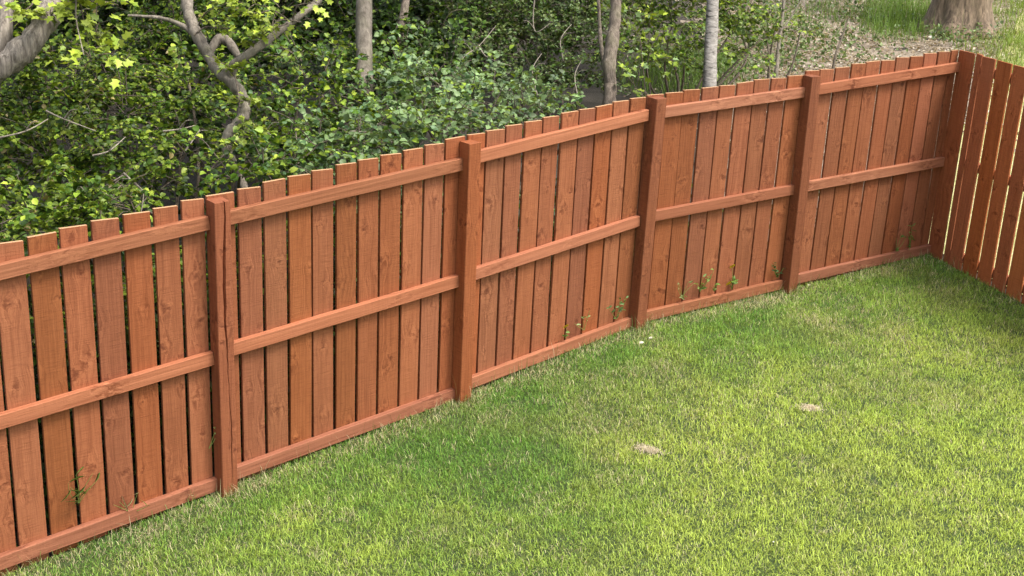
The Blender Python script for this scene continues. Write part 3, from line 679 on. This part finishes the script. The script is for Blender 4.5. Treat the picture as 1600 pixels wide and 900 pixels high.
tree('field_maple_tree', 'thick leaning pale grey limbs at the top left corner', [(-190, 520, 8.3, .14), (-130, 260, 8.1, .115), (-40, 130, 7.95, .09), (8, 100, 7.95, .08), (48, 66, 7.95, .074), (76, 22, 8.0, .07), (92, -30, 8.1, .068), (110, -130, 8.3, .07), (120, -420, 8.9, .055)],
     BARK_PALE, (above(60, 0, 9.5, 6.6), 1.7), [[(-45, 150, 8.1, .06), (-2, 80, 8.0, .052), (8, 20, 8.0, .046), (2, -120, 8.2, .04), (-60, -350, 8.6, .03)]],
     [((92, -10, 8.0), [(80, 26, 7.8, .08), (28, 25, 7.8, .13), (185, 8, 7.9, .11), (110, 5, 7.8, .07)]), ((150, -60, 8), [(142, 90, 7.8, .10), (150, 50, 7.9, .07)])], seed=31, rough=.2, lobed=True)
tree('crooked_tree', 'crooked grey trunk with a forked bend rising behind the first bay', [(384, 330, 8.45, 0.0246), (377, 285, 8.45, 0.0246), (370, 262, 8.45, 0.0273), (358, 243, 8.45, 0.0326), (353, 224, 8.45, 0.0370), (360, 206, 8.45, 0.0370), (377, 187, 8.45, 0.0370), (381, 168, 8.45, 0.0370), (376, 146, 8.5, 0.0387), (358, 124, 8.5, 0.0414), (335, 100, 8.6, 0.0414), (316, 70, 8.65, 0.0387), (301, 38, 8.7, 0.0361), (292, 2, 8.8, 0.0352), (285, -80, 9, 0.0352), (300, -330, 9.6, 0.0317)],
     BARK_GREY, (above(300, 0, 10.3, 6.2), 1.5), [[(360, 122, 8.5, .03), (366, 100, 8.45, .03), (385, 86, 8.45, .028), (412, 68, 8.5, .027), (440, 46, 8.6, .024), (500, 0, 8.8, .022)], [(325, 88, 8.75, .02), (340, 62, 8.8, .036), (358, 66, 8.8, .034), (372, 90, 8.7, .02)], [(308, 60, 8.7, .018), (285, 40, 8.7, .017), (250, 28, 8.7, .012), (200, 24, 8.7, .007)]],
     [((460, 22, 8.6), [(440, 15, 8.4, .17), (425, 40, 8.35, .11), (398, 6, 8.4, .17), (475, 5, 8.5, .14), (405, 60, 8.4, .07)]), ((300, 40, 8.7), [(358, 5, 8.4, .08), (340, 45, 8.5, .05)]), ((395, 150, 8.4), [(384, 158, 8.3, .05), (352, 102, 8.4, .05)]), ((340, 250, 8.3), [(360, 240, 8.25, .06), (385, 200, 8.3, .05)])], seed=32, rough=.22, lobed=True, spray_leaf=.052)
tree('ash_tree', 'straight smooth grey trunk behind the second post from the left', [(570, 170, 10.4, .067), (569, 90, 10.5, .068), (569, 0, 10.6, .067), (572, -200, 10.9, .06), (575, -520, 11.4, .05)], BARK_GREY, (above(570, 0, 12, 7.2), 1.9), seed=33, rough=.04)
tree('slim_tree', 'thin wavy brown trunk beside the straight grey one', [(632, 130, 11.6, .042), (628, 85, 11.7, .04), (624, 50, 11.7, .038), (632, 15, 11.8, .037), (634, -40, 11.9, .035), (620, -300, 12, .028)], BARK_BROWN, (above(640, 0, 12, 6.0), 1.1), seed=34)
tree('ivy_tree', 'brown rough trunk behind the third post from the left', [(952, 175, 11.5, .062), (953, 130, 11.5, .056), (952, 100, 11.5, .058), (957, 60, 11.55, .052), (962, 10, 11.6, .049), (965, -150, 11.8, .05), (960, -450, 12.2, .04)], BARK_BROWN, (above(970, 0, 13, 7.0), 1.5), [[(948, 120, 11.6, .025), (939, 70, 11.8, .02), (936, 20, 11.9, .017), (930, -80, 12, .014)]], seed=35, rough=.2)
tree('birch_tree', 'pale birch trunk with dark flecks behind the third bay', [(1108, 145, 13.8, .075), (1110, 90, 13.9, .072), (1113, 20, 14, .068), (1116, -120, 14.2, .062), (1118, -420, 14.5, .05)], BARK_BIRCH, (above(1110, 0, 14.5, 7.4), 1.6), seed=36, rough=.04, pal=P_HAW, leafl=.08)
tree('young_tree', 'slender bare stem on the bank right of the birch', [(1212, 120, 15.6, .026), (1218, 60, 15.7, .022), (1225, 0, 15.8, .019), (1232, -120, 16, .014), (1236, -300, 16.2, .01)], BARK_GREY, (above(1240, 0, 16.3, 5.0), .8), [[(1219, 50, 15.7, .012), (1240, 20, 15.8, .009), (1262, -20, 15.9, .006)]], seed=37)
tree('young_tree', 'short leaning bare stem beside the leaf litter', [(1303, 98, 16, .016), (1315, 60, 16.1, .013), (1326, 28, 16.2, .008)], TWIG, seed=38)

# the big old trunk at the top right, foot on the bank
fx = at(1492, 62, 1)
def ground_hit(px, py):
    d = CR * (px - 800) / FPX - CU * (py - 450) / FPX + CF; lo = 6.; 
    for k in range(400):
        p = CAM + d * lo
        if p[2] < land_z(p[0], p[1]): break
        lo += .08
    return p, lo
bp, bd = ground_hit(1496, 47)
print('big trunk', bp, bd)
root = thing('old_tree', bp, 'massive old trunk with flared foot at the top right', 'tree', 'trees of the wood')
th = np.arange(40) / 40 * 2 * math.pi; V = []; hs = [-.15, 0, .08, .2, .4, .7, 1.1, 1.8, 3.0, 5.0]
R0 = .315 * bd / 15.5
for h in hs:
    fl = 1 + .55 * math.exp(-max(h, 0) / .22)
    for a in th:
        r = R0 * fl * (1 + .10 * math.exp(-max(h, 0) / .5) * math.sin(a * 6 + 1) + .05 * math.sin(a * 11 + h * 2) + .03 * math.sin(a * 23 + h)) * (1 - .03 * h)
        V.append((r * math.cos(a), r * math.sin(a), h))
F = [(k*40 + j, k*40 + (j+1) % 40, (k+1)*40 + (j+1) % 40, (k+1)*40 + j) for k in range(len(hs)-1) for j in range(40)]
me = bpy.data.meshes.new('trunk'); me.from_pydata(V, [], F); me.polygons.foreach_set('use_smooth', [True] * len(F)); link('trunk', me, root, BARK_OLD)
T, me = grow(bp + np.array([0, 0, 4.8]), crown_for(bp + np.array([.5, 4.0, 8.5]), 2.2, 55), .14, P_HAW[0], P_HAW[1], density=.6, seed=55, tw=.25, stem_r=.09)
o = link('crown', me, root, LEAFM); o.location = -bp
o = link('crown_branches', T.mesh('crown_branches'), root, BARK_OLD); o.location = -bp

# ------------------------------------------------------------------ woodland floor: litter, grass, low plants
def scatter(n, rect, jit=0):
    """points on the ground that fall inside a pixel rectangle of the photo's top band"""
    out = []
    x = rng.uniform(rect[0], rect[2], n); y = rng.uniform(rect[1], rect[3], n)
    for px, py in zip(x, y): 
        p, d = ground_hit(px, py)
        if d < 36: out.append(p)
    return np.array(out)
def floor_area(n):
    x = rng.uniform(-3, 14, n); y = rng.uniform(11, 27, n); b_ = behind(x, y); P = np.stack([x, y, land_z(x, y)], -1); px, py, d = pix(P)
    k = (b_ > .3) & (px > 940) & (px < 1900) & (py > -160) & (py < 240); return P[k], px[k], py[k]
P, px, py = floor_area(115000)
dens = np.clip(fnoise(P[:, 0] * 1.2, P[:, 1] * 1.2, 81) * 1.5 - .1, 0, 1) * np.clip((px - 1050) / 150, .1, 1)
k = (rng.uniform(0, 1, len(P)) < dens) & (meadow(P[:, 0], P[:, 1]) < .25 + .5 * rng.normal(0, 1, len(P)) ** 2); P = P[k]; n = len(P)
pal = np.array([[.40, .33, .25], [.50, .43, .35], [.28, .21, .145], [.58, .52, .44]]); cc = pal[rng.choice(4, n, p=[.35, .3, .2, .15])] * rng.uniform(.6, 1.2, (n, 1))
me = leaves_mesh('leaf_litter', P + [0, 0, .012], rng.normal(0, 1, (n, 3)) * [1, 1, .25], np.array([0, 0, 1.]) + rng.normal(0, .35, (n, 3)), rng.uniform(.03, .075, n), rng.uniform(.5, 1, n), cc)
o = link('leaf_litter', me, None, LEAFM); o['kind'] = 'stuff'; o['label'] = 'dry brown and grey fallen leaves on the bank'; o['category'] = 'leaf litter'
# tall bank grass: bright tuft left of the old trunk, sunny grass at the right edge, grass below the birch
P, px, py = floor_area(260000)
def zone(cx, cy, rx, ry): return np.clip(1.3 - np.hypot((px - cx) / rx, (py - cy) / ry), 0, 1)
z = np.maximum.reduce([zone(1405, 30, 60, 34), zone(1610, 75, 80, 62), zone(1600, 15, 45, 40) * .8, zone(1060, 120, 95, 34) * .8, zone(1290, 20, 70, 30) * .15, zone(1660, 60, 150, 90) * .9])
k = rng.uniform(0, 1, len(P)) < z; P = P[k]; px = px[k]; n = len(P)
cc = np.where((px > 1500)[:, None], np.array([.22, .31, .06]), np.array([.15, .25, .045])) * rng.uniform(.6, 1.3, (n, 1))
ln = np.where(px > 1500, rng.gamma(6, .02, n), rng.gamma(6, .04, n))
o = link('bank_grass', blades(P, ln, rng.uniform(.005, .010, n), cc, .5, 'bank_grass'), None, GRASSM); o['kind'] = 'stuff'; o['label'] = 'bright tufts of long grass on the bank at the top right'; o['category'] = 'grass'
# low leafy ground cover
P, px, py = floor_area(26000)
z = np.maximum.reduce([zone(1200, 70, 110, 60), zone(1130, 110, 110, 30), zone(1290, 75, 70, 40) * .55, zone(1250, 20, 60, 40) * .45, zone(1340, 50, 70, 60) * .4, zone(1490, 60, 70, 20) * .7])
k = rng.uniform(0, 1, len(P)) < z; P = P[k]; P = np.repeat(P, 4, 0) + rng.normal(0, .05, (len(P) * 4, 3)) * [1, 1, 0]; n = len(P); P[:, 2] += rng.uniform(.02, .22, n)
cc = np.array([[.12, .19, .05], [.20, .26, .10], [.09, .14, .05]])[rng.choice(3, n)] * rng.uniform(.7, 1.2, (n, 1))
me = leaves_mesh('ground_cover', P, rng.normal(0, 1, (n, 3)) + [0, 0, .2], np.array([0, 0, 1.]) + rng.normal(0, .5, (n, 3)), rng.uniform(.03, .075, n), rng.uniform(.6, 1.1, n), cc)
o = link('ground_cover', me, None, LEAFM); o['kind'] = 'stuff'; o['label'] = 'low pale green seedlings and brambles on the bank'; o['category'] = 'ground cover'
# the neighbouring ground beyond the return fence: rough sunny grass
NEIGH = ground_mat('rough_grass', [(.32, .34, .11), (.48, .46, .19), (.60, .55, .30), (.42, .42, .15)], 4, 60, .03)
a_ = np.arange(-14, 9, .3); b_ = np.arange(.13, 16, .3); A_, B_ = np.meshgrid(a_, b_, indexing='ij'); B_ = B_ + np.maximum(0, -A_ - .5) * .95
X = CORNER[0] + RD[0] * A_ + RN[0] * B_; Y = CORNER[1] + RD[1] * A_ + RN[1] * B_
V = np.stack([X, Y, land_z(X, Y) + .004], -1).reshape(-1, 3); ny = len(b_); i = np.arange(len(a_) - 1)[:, None] * ny; j = np.arange(ny - 1)[None]
o = link('rough_grassland', mesh_np('rough_grassland', V, np.stack([i + j, i + j + 1, i + ny + j + 1, i + ny + j], -1).reshape(-1, 4), 4, smooth=True), None, NEIGH); o['kind'] = 'structure'

# ------------------------------------------------------------------ weeds pushing through the fence, scraps on the lawn
YEL = simple('dandelion_petals', (.80, .58, .02), .6); STEMG = simple('weed_stem', (.20, .27, .06), .6); STONE = simple('pale_stone', (.62, .58, .50), .9)
def weed(label, px, py, h, nst, nleaf, flowers=(), seed=0, col=(.15, .25, .05), cat='weed', name='weed', leaf=.04, lean=.03, slim=1.0):
    R = np.random.default_rng(seed); X, v, n = board_pt(px, py); base = X.copy(); base[:2] -= n * .012
    v3 = np.array([v[0], v[1], 0]); n3 = np.array([n[0], n[1], 0])
    root = thing(name, base, label, cat, 'weeds pushing through the fence'); T = Tubes(); tips = []; LP = []; LA = []
    for k in range(nst):
        top = np.array([0, 0, h * R.uniform(.55, 1.1)]) + v3 * R.normal(0, h * .35) - n3 * R.uniform(.004, lean)
        mid = top * .5 + v3 * R.normal(0, h * .08); pp, rr = smooth_path([np.zeros(3), mid, top], [.0022, .0018, .001], 4); T.add(pp, rr, 4); tips.append(top)
        for q in range(nleaf):
            i = R.integers(1, len(pp)); LP.append(pp[i]); LA.append(R.normal(0, .6, 3) + v3 * R.choice([-1, 1]) - n3 * .5 + np.array([0, 0, .5]))
    link('stem', T.mesh('stem'), root, STEMG)
    if LP:
        m = len(LP); me = leaves_mesh('leaf', np.array(LP), np.array(LA), R.normal(0, .5, (m, 3)) - n3 + [0, 0, .6], R.uniform(.6, 1.2, m) * leaf, R.uniform(.4, .7, m) * slim, np.array(col) * R.uniform(.7, 1.3, (m, 1)))
        link('leaves', me, root, LEAFM)
    for (fx_, fy_) in flowers:
        Fp, _, _ = board_pt(fx_, fy_, .055); c = Fp - base
        T = Tubes(); pp, rr = smooth_path([np.zeros(3), c * .5 + v3 * .01, c], [.002, .0018, .0016], 4); T.add(pp, rr, 4); link('flower_stalk', T.mesh('flower_stalk'), root, STEMG)
        V = [c + np.array([0, 0, .006])]; F = []
        for ring, (rr_, zz, m) in enumerate(((.026, .002, 18), (.017, .008, 14))):
            for q in range(m):
                a = 2 * math.pi * q / m + ring * .2; r_ = rr_ * R.uniform(.85, 1.1); s0 = len(V)
                u = v3 * math.cos(a) + (-n3 * .6 + np.array([0, 0, .8])) * math.sin(a); w = v3 * -math.sin(a) + (-n3 * .6 + np.array([0, 0, .8])) * math.cos(a)
                o_ = c + (-n3 * .8 - np.array([0, 0, -.6])) * zz
                V += [o_, o_ + u * r_ * .7 - w * .0065, o_ + u * r_ * 1.0, o_ + u * r_ * .7 + w * .0065]; F.append((s0, s0 + 1, s0 + 2, s0 + 3))
        me = bpy.data.meshes.new('flower'); me.from_pydata([tuple(p) for p in V], [], F); me.update(); link('flower', me, root, YEL)
    return root
weed('dandelion with two yellow flowers near the fourth post', 1141, 452, .10, 3, 4, [(1144, 416), (1138, 443)], 1, name='dandelion', leaf=.05)
weed('dandelion with one small yellow flower in the second bay', 882, 528, .07, 2, 2, [(884, 510)], 2, name='dandelion', leaf=.035)
weed('grassy weed with a pale seed head right of the small dandelion', 911, 515, .15, 3, 2, (), 3, (.20, .25, .09))
weed('dark leafy weed in the gap just left of the middle post', 961, 498, .16, 3, 6, (), 4, (.10, .18, .05), leaf=.035)
weed('pale wispy weed two boards right of the middle post', 1064, 465, .14, 4, 2, (), 5, (.26, .30, .12))
weed('small weed with spread blades in the middle of the third bay', 1092, 455, .18, 5, 3, (), 6, (.16, .24, .06))
weed('tiny weed on the bottom rail left of the dandelion pair', 1114, 455, .07, 2, 3, (), 7)
weed('dark ivy-like weed climbing the gap left of the fourth post', 1212, 433, .17, 4, 8, (), 8, (.06, .12, .035), leaf=.032)
weed('thin green weed in the last bay near its bottom rail', 1398, 392, .16, 3, 3, (), 9, (.12, .20, .04))
weed('spiky green weed close to the corner of the fence', 1420, 385, .20, 3, 4, (), 10, (.12, .20, .04), leaf=.07, slim=.35)
weed('green grass tuft poking through the left bay', 122, 785, .20, 5, 2, (), 11, (.16, .26, .06), leaf=.10, lean=.05, slim=.09)
weed('single tall curled stalk beside the split post', 325, 700, .22, 2, 1, (), 12, (.30, .34, .12), leaf=.03)
weed('wispy dry grass stalks hanging over the left bottom rail', 205, 800, .13, 4, 1, (), 13, (.42, .40, .20), leaf=.09, lean=.1, slim=.14)
def stone(px, py, r, label, seed):
    p, d = ground_hit(px, py); p[2] = float(land_z(p[0], p[1])) + .012; R = np.random.default_rng(seed); V = []; F = []; m = 9
    for k, (s_, z) in enumerate(((.75, -.25), (1, .05), (.82, .35), (.35, .48))):
        for q in range(m): a = 2 * math.pi * q / m; e = 1 + R.uniform(-.18, .18); V.append((r * s_ * e * math.cos(a) * 1.5, r * s_ * e * math.sin(a) * .8, r * z * R.uniform(.8, 1.2)))
    for k in range(3):
        for q in range(m): F.append((k*m + q, k*m + (q+1) % m, (k+1)*m + (q+1) % m, (k+1)*m + q))
    F.append(tuple(3*m + q for q in range(m)))
    me = bpy.data.meshes.new('pebble'); me.from_pydata(V, [], F); me.update(); o = link('pebble', me, None, STONE); o.location = p; o.rotation_euler = (0, 0, R.uniform(0, 1))
    o['label'] = label; o['category'] = 'stone'; o['group'] = 'stones at the old trunk' if seed >= 20 else 'pale stones in the grass'
stone(1002, 540, .017, 'larger pale stone in the grass before the middle post', 1)
stone(1016, 532, .013, 'smaller pale stone right behind the larger one', 2)
stone(1263, 451, .014, 'flat pale stone in the grass right of the fourth post', 3)
stone(1207, 857, .006, 'tiny white pebble low on the open lawn', 4)

for k, (px_, py_, r_, lb) in enumerate([(1447, 47, .075, 'grey stone at the left side of the old trunk'), (1462, 53, .095, 'largest grey stone lying before the old trunk'), (1480, 57, .065, 'grey stone in the middle of the row before the old trunk'),
        (1512, 57, .06, 'grey stone at the right end of the row before the old trunk'), (1455, 61, .06, 'grey stone nearest the fence below the old trunk')]): stone(px_, py_, r_, lb, 20 + k)

# pale leaf-mould bank between the fence and the old tree
BANK = ground_mat('leaf_mould', [(.16, .125, .09), (.26, .21, .155), (.36, .30, .235), (.15, .12, .08)], 2.4, 40, .03)
xs_ = np.arange(-1, 16, .25); ys_ = np.arange(10.5, 32, .25); V, F = sheet(xs_, ys_, lambda x, y: land_z(x, y) - .006)
cxy = V[F].mean(1); px, py, d_ = pix(cxy); edge_ = (fnoise(cxy[:, 0] * .9, cxy[:, 1] * .9, 91) - .5) * 200
F = F[(behind(cxy[:, 0], cxy[:, 1]) > .3) & (meadow(cxy[:, 0], cxy[:, 1]) < .3) & (px + edge_ > 1130)]
o = link('leaf_mould_bank', mesh_np('leaf_mould_bank', V, F, 4, smooth=True), None, BANK); o['kind'] = 'structure'
